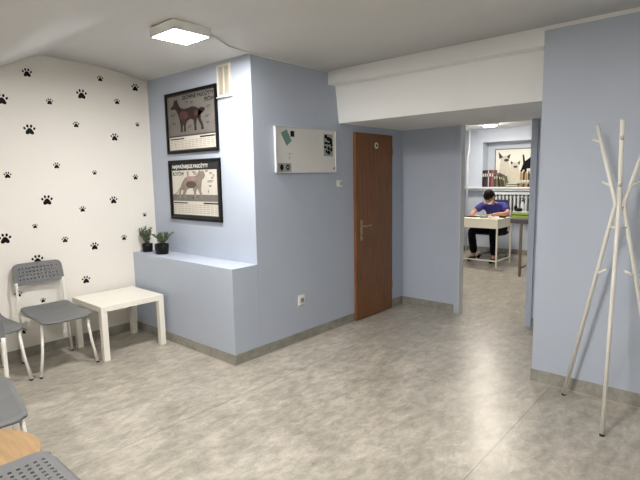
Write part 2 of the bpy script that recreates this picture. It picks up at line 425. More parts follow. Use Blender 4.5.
dg = MB(); dg.poly_prism([(.275,.66),(.31,.695),(.38,.70),(.44,.67),(.47,.62),(.45,.57),(.40,.56),(.35,.53),(.30,.56),(.28,.60)], fn, .0013, .0018)
dg.poly_prism(ELL(.62, .63, .035, .05), fn, .0013, .0018); dg.build('muscle_picture', 'dog_red', t)
text_mesh('GŁÓWNE PASOŻYTY', .052, fnm(.66, .925), t, 'title_lettering', 'ink', .0012)
text_mesh('PSÓW', .052, fnm(.89, .83), t, 'subtitle_lettering', 'ink', .0012)
nt_ = MB()
for (u, v, w_) in ((.08, .66, .10), (.80, .56, .08), (.84, .72, .07), (.42, .85, .05), (.52, .83, .05), (.82, .45, .06), (.10, .50, .08), (.45, .42, .07)):
    for k in range(2): nt_.poly_prism(R4(u, v-k*.022, u+w_*(1-.3*k), v-k*.022+.008), fn, .0005, .001)
nt_.build('caption_lines', 'ink', t)
def calendar(t, fn, v0, v1):
    a = MB(); b = MB(); c = MB(); random.seed(3)
    a.poly_prism(R4(.68, v1-.045, .97, v1-.02), fn, .0006, .001); a.poly_prism(R4(.04, v1-.045, .35, v1-.025), fn, .0006, .001)
    for col in range(12):
        for row in range(5):
            u = .045+col*.0775; v = v1-.075-row*(v1-v0-.09)/4.6
            tgt = b if random.random() < .72 else (c if col in (2, 3, 5, 6) else a)
            for k in range(3): tgt.poly_prism(R4(u+k*.02, v, u+.011+k*.02, v+.009), fn, .0006, .001)
    a.build('calendar_heading', 'ink', t); b.build('calendar_dates', 'ink_grey', t); c.build('calendar_red_dates', 'ink_red', t)
calendar(t, fn, .02, .25)
flatten(t, 'print', ('frame',))

t, fn, fnm = poster('framed_cat_poster', -1.283, -.444, 1.168, 1.752, 'black framed calendar poster with a grey cat on pale ground, lower of the two')
pr = MB(); pr.poly_prism(R4(0, 0, 1, 1), fn, -.006, 0); pr.build('print', 'print_head', t)
pr = MB(); pr.poly_prism(R4(.03, .05, .96, .86), fn, 0, .0005); pr.build('calendar_strip', 'print_light', t)
pr = MB(); pr.poly_prism(R4(.03, .30, .96, .42), fn, .0005, .0008); pr.build('ground_band', 'print_grey', t)
ct = MB()
ct.poly_prism([(.05,.42),(.12,.46),(.20,.55),(.26,.66),(.32,.73),(.42,.75),(.52,.75),(.58,.78),(.61,.84),(.63,.86),(.65,.83),(.69,.845),(.72,.82),(.735,.76),(.71,.71),(.67,.68),
   (.655,.60),(.64,.50),(.66,.42),(.68,.36),(.64,.35),(.60,.46),(.57,.54),(.54,.47),(.53,.38),(.55,.34),(.50,.34),(.49,.45),(.47,.54),(.40,.53),(.345,.50),(.31,.42),(.33,.36),(.28,.35),(.24,.42),
   (.27,.50),(.22,.50),(.20,.40),(.22,.35),(.17,.35),(.16,.44),(.20,.53),(.13,.44),(.06,.405)], fn, .0009, .0016)
ct.build('cat_picture', 'cat', t)
ct = MB(); ct.poly_prism(ELL(.44, .60, .11, .065), fn, .0017, .002); ct.build('belly_picture', 'cat_dark', t)
ct = MB(); ct.poly_prism(R4(.36, .67, .40, .84), fn, .0017, .002); ct.poly_prism(ELL(.48, .70, .08, .04), fn, .0017, .002); ct.build('organ_picture', 'cat_red', t)
text_mesh('NAJWAŻNIEJSZE PASOŻYTY', .047, fnm(.42, .925), t, 'title_lettering', 'ink_white', .0012)
text_mesh('KOTÓW', .050, fnm(.17, .795), t, 'subtitle_lettering', 'ink', .0016)
nt_ = MB()
for (u, v, w_) in ((.78, .66, .12), (.80, .58, .06), (.85, .72, .05), (.82, .80, .06), (.88, .76, .04), (.50, .80, .08), (.48, .83, .06), (.78, .50, .02), (.78, .47, .02), (.74, .84, .06), (.46, .37, .10)):
    for k in range(2): nt_.poly_prism(R4(u, v-k*.02, u+w_*(1-.2*k), v-k*.02+.009), fn, .0008, .0013)
nt_.build('caption_lines', 'ink', t)
calendar(t, fn, .05, .30)
flatten(t, 'print', ('frame',))

# ------------------------------------------------------------------ vent grille on the poster wall
t = thing('vent_grille', 'tall ivory ventilation grille beside the upper poster near the ceiling', 'vent', (-.345, Y1, 2.27))
fb = MB(); W, H = .185, .272
fb.box(-W/2, -.014, 0, W/2, 0, .018, .002).box(-W/2, -.014, H-.018, W/2, 0, H, .002).box(-W/2, -.014, .018, -W/2+.02, 0, H-.018).box(W/2-.02, -.014, .018, W/2, 0, H-.018)
fb.box(-.006, -.013, .018, .006, 0, H-.018).box(-W/2-.004, -.026, -.006, W/2+.012, 0, .003, .001)
fb.build('frame', 'vent', t)
MB().box(-W/2+.02, -.003, .018, W/2-.03, 0, H-.018).build('backing', 'vent_mesh', t)
sl = MB()
for k in range(19): sl.box(-W/2+.02, -.010, .022+k*.0125, W/2-.02, -.004, .027+k*.0125)
sl.build('slats', 'vent_mesh', t)

# ------------------------------------------------------------------ whiteboard and what is stuck on it
t = thing('whiteboard', 'wall mounted whiteboard hanging between the corner and the walnut door', 'whiteboard', (0, 3.372, 1.604))
MB().box(.004, -.403, .008, .020, .403, .404).build('writing_surface', 'board', t)
fb = MB().box(  .002, -.412, 0, .028, -.402, .412, .002).box(.002, .402, 0, .028, .412, .412, .002).box(.002, -.412, 0, .028, .412, .009, .002).box(.002, -.412, .403, .028, .412, .412, .002)
fb.build('frame', 'alu', t)
lg = MB(); lg.poly_prism([(.355, .035), (.395, .035), (.390, .062)], lambda u, v, d: Vector((.020+d, u, v)), 0, .0006); lg.build('corner_logo', 'ink_grey', t)
mk = MB()
for a, b in (((-.27, .165), (-.235, .178)), ((-.235, .178), (-.20, .172)), ((-.26, .14), (-.235, .12)), ((-.235, .12), (-.24, .175))):
    mk.tube([(.0206, a[0], a[1]), (.0206, b[0], b[1])], .0012, 6)
mk.build('pen_marks', 'ink_grey', t)
wx = .0202
fw = lambda u, v, d: Vector((wx+d, u, v))
o = MB(); o.poly_prism([(3.028, 1.953), (3.103, 1.988), (3.162, 1.890), (3.098, 1.843)], fw, 0, .0012)
tag(o.build('paper_note', 'green_paper'), 'tilted sage green paper note on the upper left of the whiteboard', 'note')
o = MB(); o.box(wx, 3.147, 1.925, wx+.012, 3.189, 1.978, .006)
tag(o.build('magnet', 'black'), 'black oval magnet beside the green note on the whiteboard', 'magnet')
o = MB(); o.box(wx, 2.985, 1.615, wx+.0012, 3.150, 1.692)
o.mi = 1
for cy in (3.03, 3.105):
    o.poly_prism(ELL(cy, 1.655, .022, .026), fw, .0012, .0018)
o.mi = 0; o.poly_prism(ELL(3.105, 1.655, .009, .011), fw, .0018, .0022)
o.mi = 1; o.poly_prism(R4(3.024, 1.620, 3.036, 1.650), fw, .0012, .0018)
tag(o.build('card_with_symbols', ['grey_card', 'ink']), 'grey card with two dark round symbols, lower left of the whiteboard', 'card')
o = MB(); o.poly_prism(R4(3.60, 1.765, 3.735, 1.975), fw, 0, .001); o.mi = 1; random.seed(11)
for (a, b, r1, r2) in ((3.66,1.95,.02,.02),(3.70,1.93,.03,.02),(3.735,1.91,.02,.03),(3.66,1.89,.025,.012),(3.70,1.885,.03,.01),(3.745,1.875,.015,.02),(3.65,1.85,.02,.012),(3.70,1.84,.018,.02),(3.74,1.83,.018,.02),(3.70,1.80,.025,.018),(3.665,1.81,.012,.015)):
    o.poly_prism(ELL(a-.027, b, r1*1.05, r2), fw, .001, .0016)
tag(o.build('photo_print', ['grey_card', 'ink']), 'black and white printed sheet at the right end of the whiteboard', 'photo')
# switch, socket
t = thing('thermostat', 'small white control box on the wall just below right of the whiteboard', 'switch', (0, 3.845, 1.497))
MB().box(0, -.033, -.034, .022, .033, .034, .004).build('housing', 'sock', t)
MB().box(.022, .006, -.018, .025, .024, .018, .001).build('button', 'grey_card', t)
t = thing('wall_socket', 'white power socket low on the blue wall below the whiteboard', 'socket', (0, 3.258, .405))
MB().box(0, -.042, -.048, .012, .042, .048, .004).build('plate', 'sock', t)
b_ = MB(); b_.tube([(.012, .006, 0), (.0135, .006, 0)], .024, 20)
b_.build('socket_face', 'grey_card', t)
b_ = MB()
for q in (-.01, .01): b_.tube([(.0135, .006+q, 0), (.0142, .006+q, 0)], .003, 8)
b_.tube([(.0135, .006, .013), (.02, .006, .013)], .003, 8)
b_.build('socket_pins', 'dark', t)

# ------------------------------------------------------------------ chairs
def rr_point(x, y, W, H, R):
    if abs(x) > W-R and abs(y) > H-R:
        cx = math.copysign(W-R, x); cy = math.copysign(H-R, y); d = Vector((x-cx, y-cy))
        m = max(abs(d.x), abs(d.y)) or 1e-9
        d = d.normalized()*R*(m/R); return cx+d.x, cy+d.y
    return x, y
def lines(lo, hi, margin, pitch, hole):
    a = [lo, lo+margin*.5, lo+margin]; n = int((hi-lo-2*margin+pitch-hole)/pitch+1e-6)
    start = (lo+hi)/2-(n*pitch-(pitch-hole))/2
    a[2] = min(a[2], start); hs = []
    for k in range(n):
        s = start+k*pitch
        if s-a[-1] > 1e-4: a.append(s)
        hs.append(len(a)-1); a.append(s+hole)
    a += [hi-margin*.5, hi]
    return a, hs
def perforated(W, H, R, margin, pitch, hole, fn, name, parent, thick=.008, keep=None):
    xs_, hx = lines(-W, W, margin, pitch, hole); ys_, hy = lines(-H, H, margin, pitch, hole)
    bm = bmesh.new(); V = {}
    for i, x in enumerate(xs_):
        for j, y in enumerate(ys_):
            px, py = rr_point(x, y, W, H, R); V[i, j] = bm.verts.new(fn(px, py))
    for i in range(len(xs_)-1):
        for j in range(len(ys_)-1):
            if i in hx and j in hy and (keep is None or keep(xs_[i], ys_[j])): continue
            bm.faces.new([V[i, j], V[i+1, j], V[i+1, j+1], V[i, j+1]])
    bmesh.ops.recalc_face_normals(bm, faces=bm.faces[:])
    me = bpy.data.meshes.new(name); bm.to_mesh(me); bm.free(); me.materials.append(M['grey_plastic'])
    o = bpy.data.objects.new(name, me); COL.objects.link(o); o.parent = parent
    s = o.modifiers.new('thickness', 'SOLIDIFY'); s.thickness = thick; s.offset = 0
    return o
def seat_fn(x, y):      # x: across, y: front(+) to rear(-); returns local chair coordinates (front = +X)
    u = (y+.27)/.54    # 0 rear, 1 front
    z = .452+.030*max(0, (.35-u)/.35)**2-.010*math.sin(PI*min(1, max(0, u)))*(1-(x/.20)**2)*1.2
    lip = 0
    if u > .84: lip = ((u-.84)/.16)**2*.022
    z -= lip
    z += .006*(abs(x)/.20)**3
    return Vector((.02+y-(.012 if u > .97 else 0), x, z))
def back_fn(x, y):      # y -.08...+.08 : height
    z = .765+y
    lean = (z-.66)*.30
    return Vector((-.280-lean*.8-.022*(1-(x/.19)**2), x*(1-.03*(z-.66)/.17), z))
def make_chair(label, perfo=False):
    t = thing('chair', label, 'chair')
    if perfo:
        st = perforated(.20, .27, .06, .045, .030, .013, seat_fn, 'seat', t, .010)
    else:
        bm = bmesh.new(); n, m = 16, 26; V = [[None]*(m+1) for _ in range(n+1)]
        for i in range(n+1):
            for j in range(m+1):
                px, py = rr_point(-.20+.4*i/n, -.27+.54*j/m, .20, .27, .055); V[i][j] = bm.verts.new(seat_fn(px, py))
        for i in range(n):
            for j in range(m): bm.faces.new([V[i][j], V[i+1][j], V[i+1][j+1], V[i][j+1]]).smooth = True
        bmesh.ops.recalc_face_normals(bm, faces=bm.faces[:])
        me = bpy.data.meshes.new('seat'); bm.to_mesh(me); bm.free(); me.materials.append(M['grey_plastic'])
        st = bpy.data.objects.new('seat', me); COL.objects.link(st); st.parent = t
        s = st.modifiers.new('thickness', 'SOLIDIFY'); s.thickness = .014; s.offset = 0
    bk = perforated(.206, .093, .045, .030, .0312, .0140, back_fn, 'backrest', t, .009)
    for s in (-1, 1):
        MB().tube([(.205, s*.175, .425), (.222, s*.196, .20), (.240, s*.226, .012)], .0118).build('leg', 'white_tube', t)
        MB().tube([(-.245, s*.204, .012), (-.272, s*.192, .40), (-.280, s*.190, .50), (-.283, s*.190, .67), (-.286, s*.190, .70)], .0112).build('leg', 'white_tube', t)
        for x, y in ((.240, s*.226), (-.245, s*.204)):
            MB().tube([(x, y, 0), (x, y, .012)], .0125).build('foot_cap', 'rubber', t)
    fr = MB(); fr.tube([(.205, -.175, .437), (.205, .175, .437)], .0075); fr.tube([(-.22, -.18, .437), (-.22, .18, .437)], .0075)
    for s in (-1, 1): fr.tube([(.205, s*.175, .437), (-.272, s*.190, .437)], .0075)
    fr.build('seat_frame', 'white_tube', t)
    return t
c1 = make_chair('grey perforated-back chair against the white wall, right beside the small white table')
c1.location = (-1.258, 1.525, 0)
c2 = copy_tree(c1); c2.location = (-1.268, .995, 0); c2.rotation_euler.z = math.radians(4)
c2['label'] = 'grey chair against the white wall, cut by the left edge of the photo'
c3 = copy_tree(c1); c3.location = (.315, .560, 0); c3.rotation_euler.z = math.radians(-8)
c3['label'] = 'grey chair on the far side of the round oak table, only its seat corner showing'
c4 = make_chair('grey chair with a perforated seat in front of the round oak table, lower left corner', True)
c4.location = (1.215, .392, 0); c4.rotation_euler.z = PI/2
for c in (c1, c2, c3, c4): c['group'] = 'grey chairs with white tube legs'

# ------------------------------------------------------------------ small white table
t = thing('side_table', 'small square white side table in the corner between the chair and the ledge', 'table', (-1.268, 2.088, 0))
a = .298
MB().box(-a, -a, .437, a, a, .486, .002).build('tabletop', 'lacquer', t)
for sx in (-1, 1):
    for sy in (-1, 1):
        x0, x1 = sorted((sx*a, sx*(a-.052))); y0, y1 = sorted((sy*a, sy*(a-.052)))
        MB().box(x0, y0, 0, x1, y1, .437, .0015).build('leg', 'lacquer', t)

# ------------------------------------------------------------------ round oak table
t = thing('round_table', 'low round oak table between two grey chairs, lower left corner', 'table', (.818, .383, 0))
ol = []
for k in range(64):
    an = 2*PI*k/64; c, s = math.cos(an), math.sin(an); r = .302; ol.append((r*c, r*s))
top = MB(); fz = lambda u, v, d: Vector((u, v, d))
sc_ = lambda k: [(u*k, v*k) for u, v in ol]
top.poly_prism(ol, fz, .408, .425); top.poly_prism(sc_(.99), fz, .425, .428); top.poly_prism(sc_(.985), fz, .404, .408)
top.build('tabletop', 'oak', t)
MB().tube([(0, 0, .03), (0, 0, .404)], .028, 16).build('pedestal', 'white_tube', t)
MB().lathe([(.19, 0), (.19, .008), (.05, .02), (.03, .034)], (0, 0, 0), 32).build('base', 'white_tube', t)

# ------------------------------------------------------------------ coat rack
cx, cy = 2.54, 3.458
D = [(-.916, .401), (.119, -.993), (.806, .592)]
t = thing('coat_rack', 'tall white steel tripod coat rack standing in front of the right blue wall', 'coat rack', (cx, cy, 0))
for k, (dx, dy) in enumerate(D):
    rp = lambda r, z: (dx*r, dy*r, z)
    rt = .185
    MB().tube([rp(.3175, .010), rp(.034, 1.32), rp(.026, 1.352), rp(.027, 1.378), rp(.036, 1.41), rp(rt-.012, 1.86)], .0125, 12).build('pole', 'white_tube', t)
    MB().tube([rp(.3195, 0), rp(.317, .012)], .0145, 12).build('foot_cap', 'rubber', t)
    MB().tube([rp(.138, 1.75), rp(.205, 1.772)], [.008, .0085], 10).build('hook', 'white_tube', t)
    MB().tube([rp(.058, 1.476), rp(.118, 1.502)], [.008, .0085], 10).build('hook', 'white_tube', t)
    MB().tube([rp(.122, .912), rp(.055, .948)], [.008, .0085], 10).build('hook', 'white_tube', t)
for z in (1.345, 1.22):
    j = MB(); rr_ = .03 if z > 1.3 else .055
    Q = [(dx*rr_, dy*rr_, z) for dx, dy in D]
    for a_ in range(3): j.tube([Q[a_], Q[(a_+1) % 3]], .006, 8)
    j.build('joining_ring', 'white_tube', t)

# ------------------------------------------------------------------ plants on the ledge
def plant(x, y, rx, ry, h, label, seed, n, spread, ht, stems):
    t = thing('potted_plant', label, 'plant', (x, y, HL))
    rnd = random.Random(seed)
    MB().lathe([(.85, 0), (.9, .004), (.98, h*.6), (1, h), (.93, h), (.90, h*.85)], (0, 0, 0), 20, rx, ry).build('pot', 'pot', t)
    MB().lathe([(.9, h*.80), (.9, h*.87)], (0, 0, 0), 20, rx, ry).build('soil', 'soil', t)
    st = MB(); lf = MB()
    for k in range(stems):
        an = rnd.random()*2*PI; r0 = rnd.random()*.5
        bx, by = rx*r0*math.cos(an), ry*r0*math.sin(an)
        hh = ht*(.45+.55*rnd.random()); ox, oy = spread*(rnd.random()-.5), spread*.7*(rnd.random()-.5)
        p = [Vector((bx, by, h*.85)), Vector((bx+ox*.4, by+oy*.4, h+hh*.5)), Vector((bx+ox, by+oy, h+hh))]
        st.tube(p, [.0022, .0018, .001], 5)
        for q in range(n):
            f = .3+.7*(q+rnd.random())/n
            c = p[0].lerp(p[1], f*2) if f < .5 else p[1].lerp(p[2], f*2-1)
            a2 = rnd.random()*2*PI; L_ = .014+.014*rnd.random(); w_ = L_*.42
            d = Vector((math.cos(a2), math.sin(a2), .2+.6*rnd.random())).normalized(); s_ = d.cross(Vector((0, 0, 1))).normalized()
            up = s_.cross(d)*.0015
            lf.mi = 0 if rnd.random() < .7 else 1
            pts = [c, c+d*L_*.5+s_*w_, c+d*L_*1.1, c+d*L_*.5-s_*w_]
            a_ = [lf.bm.verts.new(v+up) for v in pts]; b_ = [lf.bm.verts.new(v-up) for v in pts]
            lf._f(a_); lf._f(b_[::-1])
            for i in range(4): lf._f([a_[i], b_[i], b_[(i+1) % 4], a_[(i+1) % 4]])
    st.build('stems', 'stem', t); lf.build('foliage', ['leaf', 'leaf2'], t)
    return t
plant(-1.522, 2.560, .054, .054, .085, 'taller leafy plant in a small black pot, left of the two on the ledge', 5, 26, .17, .175, 13)
plant(-1.262, 2.570, .080, .066, .100, 'low straggly plant in a wider black pot, right of the two on the ledge', 9, 24, .22, .12, 14)

# ------------------------------------------------------------------ back room: desk
t = thing('desk', 'cream white desk with thin square legs that the vet sits at', 'desk', (0, 8.02, 0))
x0, x1, y0, y1 = -.685, .010, 0, .64
MB().box(x0, y0, .655, x1, y0+.018, .80).box(x1-.018, y0+.018, .655, x1, y1, .80).box(x0, y0+.018, .655, x0+.018, y1, .80).box(x0+.018, y1-.018, .655, x1-.018, y1, .80).build('apron', 'desk', t)
MB().box(x0-.004, y0-.004, .80, x1+.004, y1+.004, .815, .002).build('tabletop', 'desk', t)
for x in (x0, x1-.024):
    for y in (y0, y1-.024): MB().box(x, y, 0, x+.024, y+.024, .655).build('leg', 'desk', t)
rl = MB(); rl.box(x0+.024, y0+.002, .09, x1-.024, y0+.020, .112).box(x0+.002, y0+.024, .09, x0+.020, y1-.024, .112).box(x1-.020, y0+.024, .09, x1-.002, y1-.024, .112)
rl.build('stretcher', 'desk', t)

ZT = .815
o = MB(); o.box(-.655, 8.22, ZT, -.44, 8.38, ZT+.012, .003); o.box(-.645, 8.23, ZT+.012, -.45, 8.37, ZT+.016)
tag(o.build('clipboard', 'black'), 'black clipboard lying at the left end of the cream desk', 'clipboard')
o = MB(); o.lathe([(.028, 0), (.032, .045), (.028, .045), (.026, .01)], (-.655, 8.16, ZT), 16)
tag(o.build('cup', 'steel'), 'small grey cup at the far left of the cream desk', 'cup')
o = MB(); o.box(-.36, 8.14, ZT, -.245, 8.24, ZT+.045, .006)
tag(o.build('small_box', 'grey_card'), 'small grey box in the middle of the cream desk', 'box')
o = MB(); random.seed(2)
o.ball((-.18, 8.16, ZT+.024), (.045, .035, .024), 2); o.ball((-.115, 8.20, ZT+.014), (.045, .03, .014), 2); o.ball((-.06, 8.17, ZT+.009), (.04, .03, .009), 2)
for v in o.bm.verts: v.co += Vector((random.uniform(-.003, .003), random.uniform(-.003, .003), 0))
tag(o.build('gauze_swabs', 'mask'), 'crumpled white gauze on the cream desk beside the grey box', 'gauze')
o = MB(); o.box(-.095, 8.34, ZT, .0, 8.43, ZT+.03, .006)
tag(o.build('phone_case', 'black'), 'black case at the right end of the cream desk', 'case')

# metal table to the right with its things
t = thing('treatment_table', 'dark speckled metal leg table right of the cream desk', 'table', (0, 7.48, 0))
MB().box(.415, 0, .815, 1.25, .62, .880, .004).build('tabletop', 'speckle', t)
for x in (.555, 1.12):
    for y in (.005, .575): MB().box(x, y, 0, x+.034, y+.034, .815, .002).build('leg', 'bronze', t)
rl = MB(); rl.box(.562, .04, .12, .582, .575, .14).box(1.127, .04, .12, 1.147, .575, .14).box(.589, .582, .12, 1.12, .602, .14)
rl.build('stretcher', 'bronze', t)
t = thing('card_box', 'lime green and white carton stack on the dark speckled table', 'box', (.445, 7.72, .880))
MB().box(-.10, 0, 0, .15, .16, .038, .002).build('lower_carton', 'lime', t)
MB().box(-.098, .004, .038, .148, .158, .052).build('carton_gap', 'dark', t)
MB().box(-.10, 0, .052, .15, .16, .088, .002).build('upper_carton', 'lime', t)
MB().box(-.097, .003, .088, .147, .157, .096).build('carton_lid', 'sill', t)
o = MB(); o.ball((.415, 7.79, 1.004), (.055, .04, .028), 2); o.ball((.375, 7.80, 1.030), (.030, .03, .040), 2); o.ball((.455, 7.79, 1.005), (.03, .03, .028), 2)
tag(o.build('gloves_bundle', 'black'), 'black crumpled bundle on top of the lime green carton', 'bundle')
t = thing('spray_bottle', 'white pump bottle on the dark speckled table behind the lime carton', 'bottle', (.34, 7.98, .880))
MB().box(.08,-.5+.45,0,.081,-.049,.001).build('label_edge', 'sill', t)
MB().lathe([(.028, 0), (.032, .006), (.032, .20), (.014, .225), (.013, .245)], (.08, 0, 0), 18).build('bottle_body', 'sill', t)
MB().lathe([(.016, .245), (.016, .27), (.006, .272), (.006, .30)], (.08, 0, 0), 14).tube([(.08, 0, .298), (.04, 0, .296)], .007, 8).build('pump', 'dark', t)

# radiator below the sill
t = thing('radiator', 'white column radiator with dark gaps under the sill of the back room', 'radiator', (-.30, 9.50, 0))
for k in range(15):
    x = -.52+k*.072
    b = MB().box(x-.018, -.04, .76, x+.018, .03, 1.17, .008)
    b.build('radiator_column', 'rad', t)
MB().tube([(-.545, .0, .80), (.515, .0, .80)], .016).build('header_pipe', 'rad', t)
MB().tube([(-.545, .0, 1.12), (.515, .0, 1.12)], .016).build('header_pipe', 'rad', t)
MB().box(-.56, .045, .74, .53, .09, 1.18).build('gap_shade_sheet', 'dark', t)  # dark sheet whose colour stands in for the shade between the columns
MB().box(-.56, -.055, 1.17, .53, .03, 1.215, .004).build('top_cover', 'rad', t)

# picture in the niche
t = thing('animal_picture', 'dark edged cream picture of two kittens and a black dog in the niche', 'picture', (-.36, YBK+.24, 1.318))
w, h = .86, .745
MB().box(-w/2, 0, 0, w/2, .016, h).build('print', 'kit_bg', t)
fb = MB().box(-w/2, -.006, 0, -w/2+.012, 0, h).box(w/2-.012, -.006, 0, w/2, 0, h).box(-w/2, -.006, h-.012, w/2, 0, h).box(-w/2, -.006, 0, w/2, 0, .012); fb.build('frame', 'black', t)
fk = lambda u, v, d: Vector((-w/2+u*w, -d, v*h))
kt = MB()
kt.poly_prism(ELL(.22, .72, .10, .10), fk, .001, .002); kt.poly_prism([(.12,.65),(.32,.65),(.42,.30),(.40,.02),(.06,.02),(.10,.35)], fk, .0005, .0015)
kt.poly_prism(ELL(.46, .55, .10, .09), fk, .002, .003); kt.poly_prism([(.36,.50),(.55,.50),(.62,.25),(.60,.02),(.32,.02),(.35,.25)], fk, .0016, .0025)
kt.build('kitten_picture', 'kit_fur', t)
kt = MB()
kt.poly_prism([(.10,.74),(.08,.93),(.19,.78)], fk, .002, .003); kt.poly_prism([(.27,.80),(.36,.86),(.33,.72)], fk, .002, .003); kt.poly_prism(ELL(.27, .70, .06, .04), fk, .003, .004)
kt.poly_prism([(.37,.58),(.37,.68),(.43,.62)], fk, .003, .004); kt.poly_prism([(.52,.62),(.58,.68),(.57,.56)], fk, .003, .004); kt.poly_prism(ELL(.48, .52, .05, .03), fk, .003, .004)
kt.build('kitten_markings', 'kit_dark', t)
kt = MB()
kt.poly_prism([(u_-.07, v_) for u_, v_ in [(.66,.38),(.72,.60),(.70,.82),(.73,.84),(.76,.66),(.86,.74),(.90,.80),(.89,.90),(.95,.96),(.985,.93),(.985,.30),(.93,.30),(.92,.48),(.80,.46),(.78,.32),(.72,.32),(.73,.45),(.69,.36)]], fk, .001, .003)
kt.build('dog_picture', 'ink', t)

flatten(t, 'print', ('frame',))

# books and magazines on the sill
ZS = 1.3155
bm_ = {}
def bookmat(n, c): M[n] = mat(n, c, .55, var=.04); return n
cols = [('black_cover', (26,24,30)), ('dark_plum_cover', (52,30,42)), ('navy_cover', (38,40,56)), ('wine_red_cover', (98,38,48)), ('rose_cover', (140,84,90)), ('dark_green_cover', (62,70,56)), ('olive_cover', (108,108,84)), ('pale_cover', (196,196,182)), ('gold_cover', (176,140,84)), ('brown_cover', (84,62,44))]
for n, c in cols: bookmat(n, c)
def book(x, y, w, d, h, m, label, lean=0, group='books standing on the back room sill'):
    t = thing('book', label, 'book', (x, y, ZS), 0, group)
    sh = math.tan(lean)
    fx = lambda u, v, dd: Vector((u+v*sh, dd, v))
    a = MB(); a.poly_prism(R4(0, 0, w, h), fx, 0, d); a.build('cover', m, t)
    b = MB(); b.poly_prism(R4(w*.12, h, w*.88, h+.0015), fx, .004, d-.004); b.build('pages', 'sill', t)
    c_ = MB(); c_.poly_prism(R4(w*.18, h*.62, w*.82, h*.80), fx, -.001, 0); c_.build('spine_label', 'pale_cover' if m != 'pale_cover' else 'wine_red_cover', t)
    return t
x = -.925
spec = [(.042, .33, 'black_cover', 'thick black book, leftmost on the back room sill'), (.036, .335, 'dark_plum_cover', 'dark plum book, second from the left on the sill'), (.030, .33, 'navy_cover', 'slim navy book, third from the left on the sill'),
        (.014, .325, 'pale_cover', 'very slim pale book between the dark and red ones'), (.050, .335, 'wine_red_cover', 'thick wine red book on the back room sill'), (.040, .33, 'rose_cover', 'rose coloured book, rightmost of the upright left block')]
for w_, h_, m_, l_ in spec: book(x, 9.55, w_, .19, h_, m_, l_); x += w_+.003
spec = [(.035, .26, 'dark_green_cover', -.03, 'dark green book leaning before the kitten picture, left one'), (.028, .27, 'olive_cover', .0, 'olive book leaning behind the dark green one'), (.035, .25, 'brown_cover', -.21, 'brown book leaning left in front of the kittens'),
        (.022, .24, 'dark_green_cover', -.22, 'thin green book leaning left between the brown and olive ones'), (.026, .215, 'olive_cover', -.23, 'olive book leaning left, nearest the flat pile of magazines')]
x = -.675
for k, (w_, h_, m_, ln, l_) in enumerate(spec): book(x, 9.53+0*k, w_, .16, h_, m_, l_, ln); x += w_+.006+(.056 if k == 1 else 0)+(.006 if k > 1 else 0)
x = -.43
for k in range(4):
    m_ = ['olive_cover', 'pale_cover', 'dark_green_cover', 'pale_cover'][k]
    o = MB().box(-.13, 0, 0, .10-.01*k, .17, .017, .002).build('magazine', m_)
    o.location = (-.295, 9.50, ZS+k*.018)
    tag(o, ['olive magazine at the bottom of the flat pile on the sill', 'pale magazine, second from the bottom of the flat pile', 'dark green magazine, third in the flat pile on the sill', 'pale magazine on top of the flat pile on the sill'][k], 'magazine', 'magazines piled flat on the sill')
bt = ['leftmost', 'second', 'third', 'fourth', 'rightmost']
x = -.17
for k in range(5):
    t = thing('bottle', 'slim gold bottle with pale cap on the sill, %s of the five' % bt[k], 'bottle', (x+k*.047, 9.56+(k % 2)*.01, ZS), 0, 'gold bottles on the right of the sill')
    MB().lathe([(.018, 0), (.020, .01), (.020, .24), (.012, .27), (.011, .29)], (0, 0, 0), 14).build('bottle_body', ['gold_cover', 'brown_cover'][k % 2], t)
    MB().lathe([(.013, .29), (.013, .325)], (0, 0, 0), 12).build('cap', 'pale_cover' if k % 2 else 'black', t)
    MB().lathe([(.0208, .06), (.0208, .13)], (0, 0, 0), 14).build('bottle_label', 'pale_cover', t)

# ------------------------------------------------------------------ office chair
t = thing('office_chair', 'navy office swivel chair the vet is sitting on', 'chair', (-.47, 8.97, 0))
b = MB(); b.box(-.24, -.22, .445, .24, .24, .50, .022); b.build('seat', 'navy', t)
b = MB(); b.box(-.20, .225, .62, .20, .275, 1.085, .024); b.build('backrest', 'navy', t)
MB().tube([(0, .05, .43), (0, .30, .43), (0, .292, .80)], .016).build('back_support', 'black', t)
MB().tube([(0, 0, .09), (0, 0, .445)], .024).build('gas_lift', 'steel', t)
for k in range(5):
    an = 2*PI*k/5+.3; c, s = math.cos(an), math.sin(an)
    lg = MB().tube([(c*.02, s*.02, .10), (c*.27, s*.27, .075)], [.024, .014], 8).build('base_arm', 'steel', t)
    MB().tube([(c*.27-s*.022, s*.27+c*.022, .026), (c*.27+s*.022, s*.27-c*.022, .026)], .026, 14).build('caster', 'black', lg)
for s in (-1, 1):
    MB().box(s*.27-.03, -.10, .655, s*.27+.03, .16, .682, .008).tube([(s*.27, .03, .66), (s*.27, .03, .46), (s*.20, .03, .44)], .012).build('armrest', 'black', t)

# ------------------------------------------------------------------ person
def skin_mesh(verts, edges, radii, sub=2, root=0):
    me = bpy.data.meshes.new('tmp'); me.from_pydata(verts, edges, []); o = bpy.data.objects.new('tmp', me); COL.objects.link(o)
    o.modifiers.new('s', 'SKIN'); sv = me.skin_vertices[0].data
    for i, r in enumerate(radii):
        sv[i].radius = (r, r) if isinstance(r, (int, float)) else r
        sv[i].use_root = (i == root)
    s = o.modifiers.new('ss', 'SUBSURF'); s.levels = sub; s.render_levels = sub
    bpy.context.view_layer.update()
    out = bpy.data.meshes.new_from_object(o.evaluated_get(bpy.context.evaluated_depsgraph_get()))
    bpy.data.objects.remove(o); b = bmesh.new(); b.from_mesh(out); bpy.data.meshes.remove(out)
    for f in b.faces: f.smooth = True
    return b
PX, PY = -.365, 8.94
t = thing('person', 'seated person in violet scrubs and white mask bending over the cream desk', 'person', (0, 0, 0))
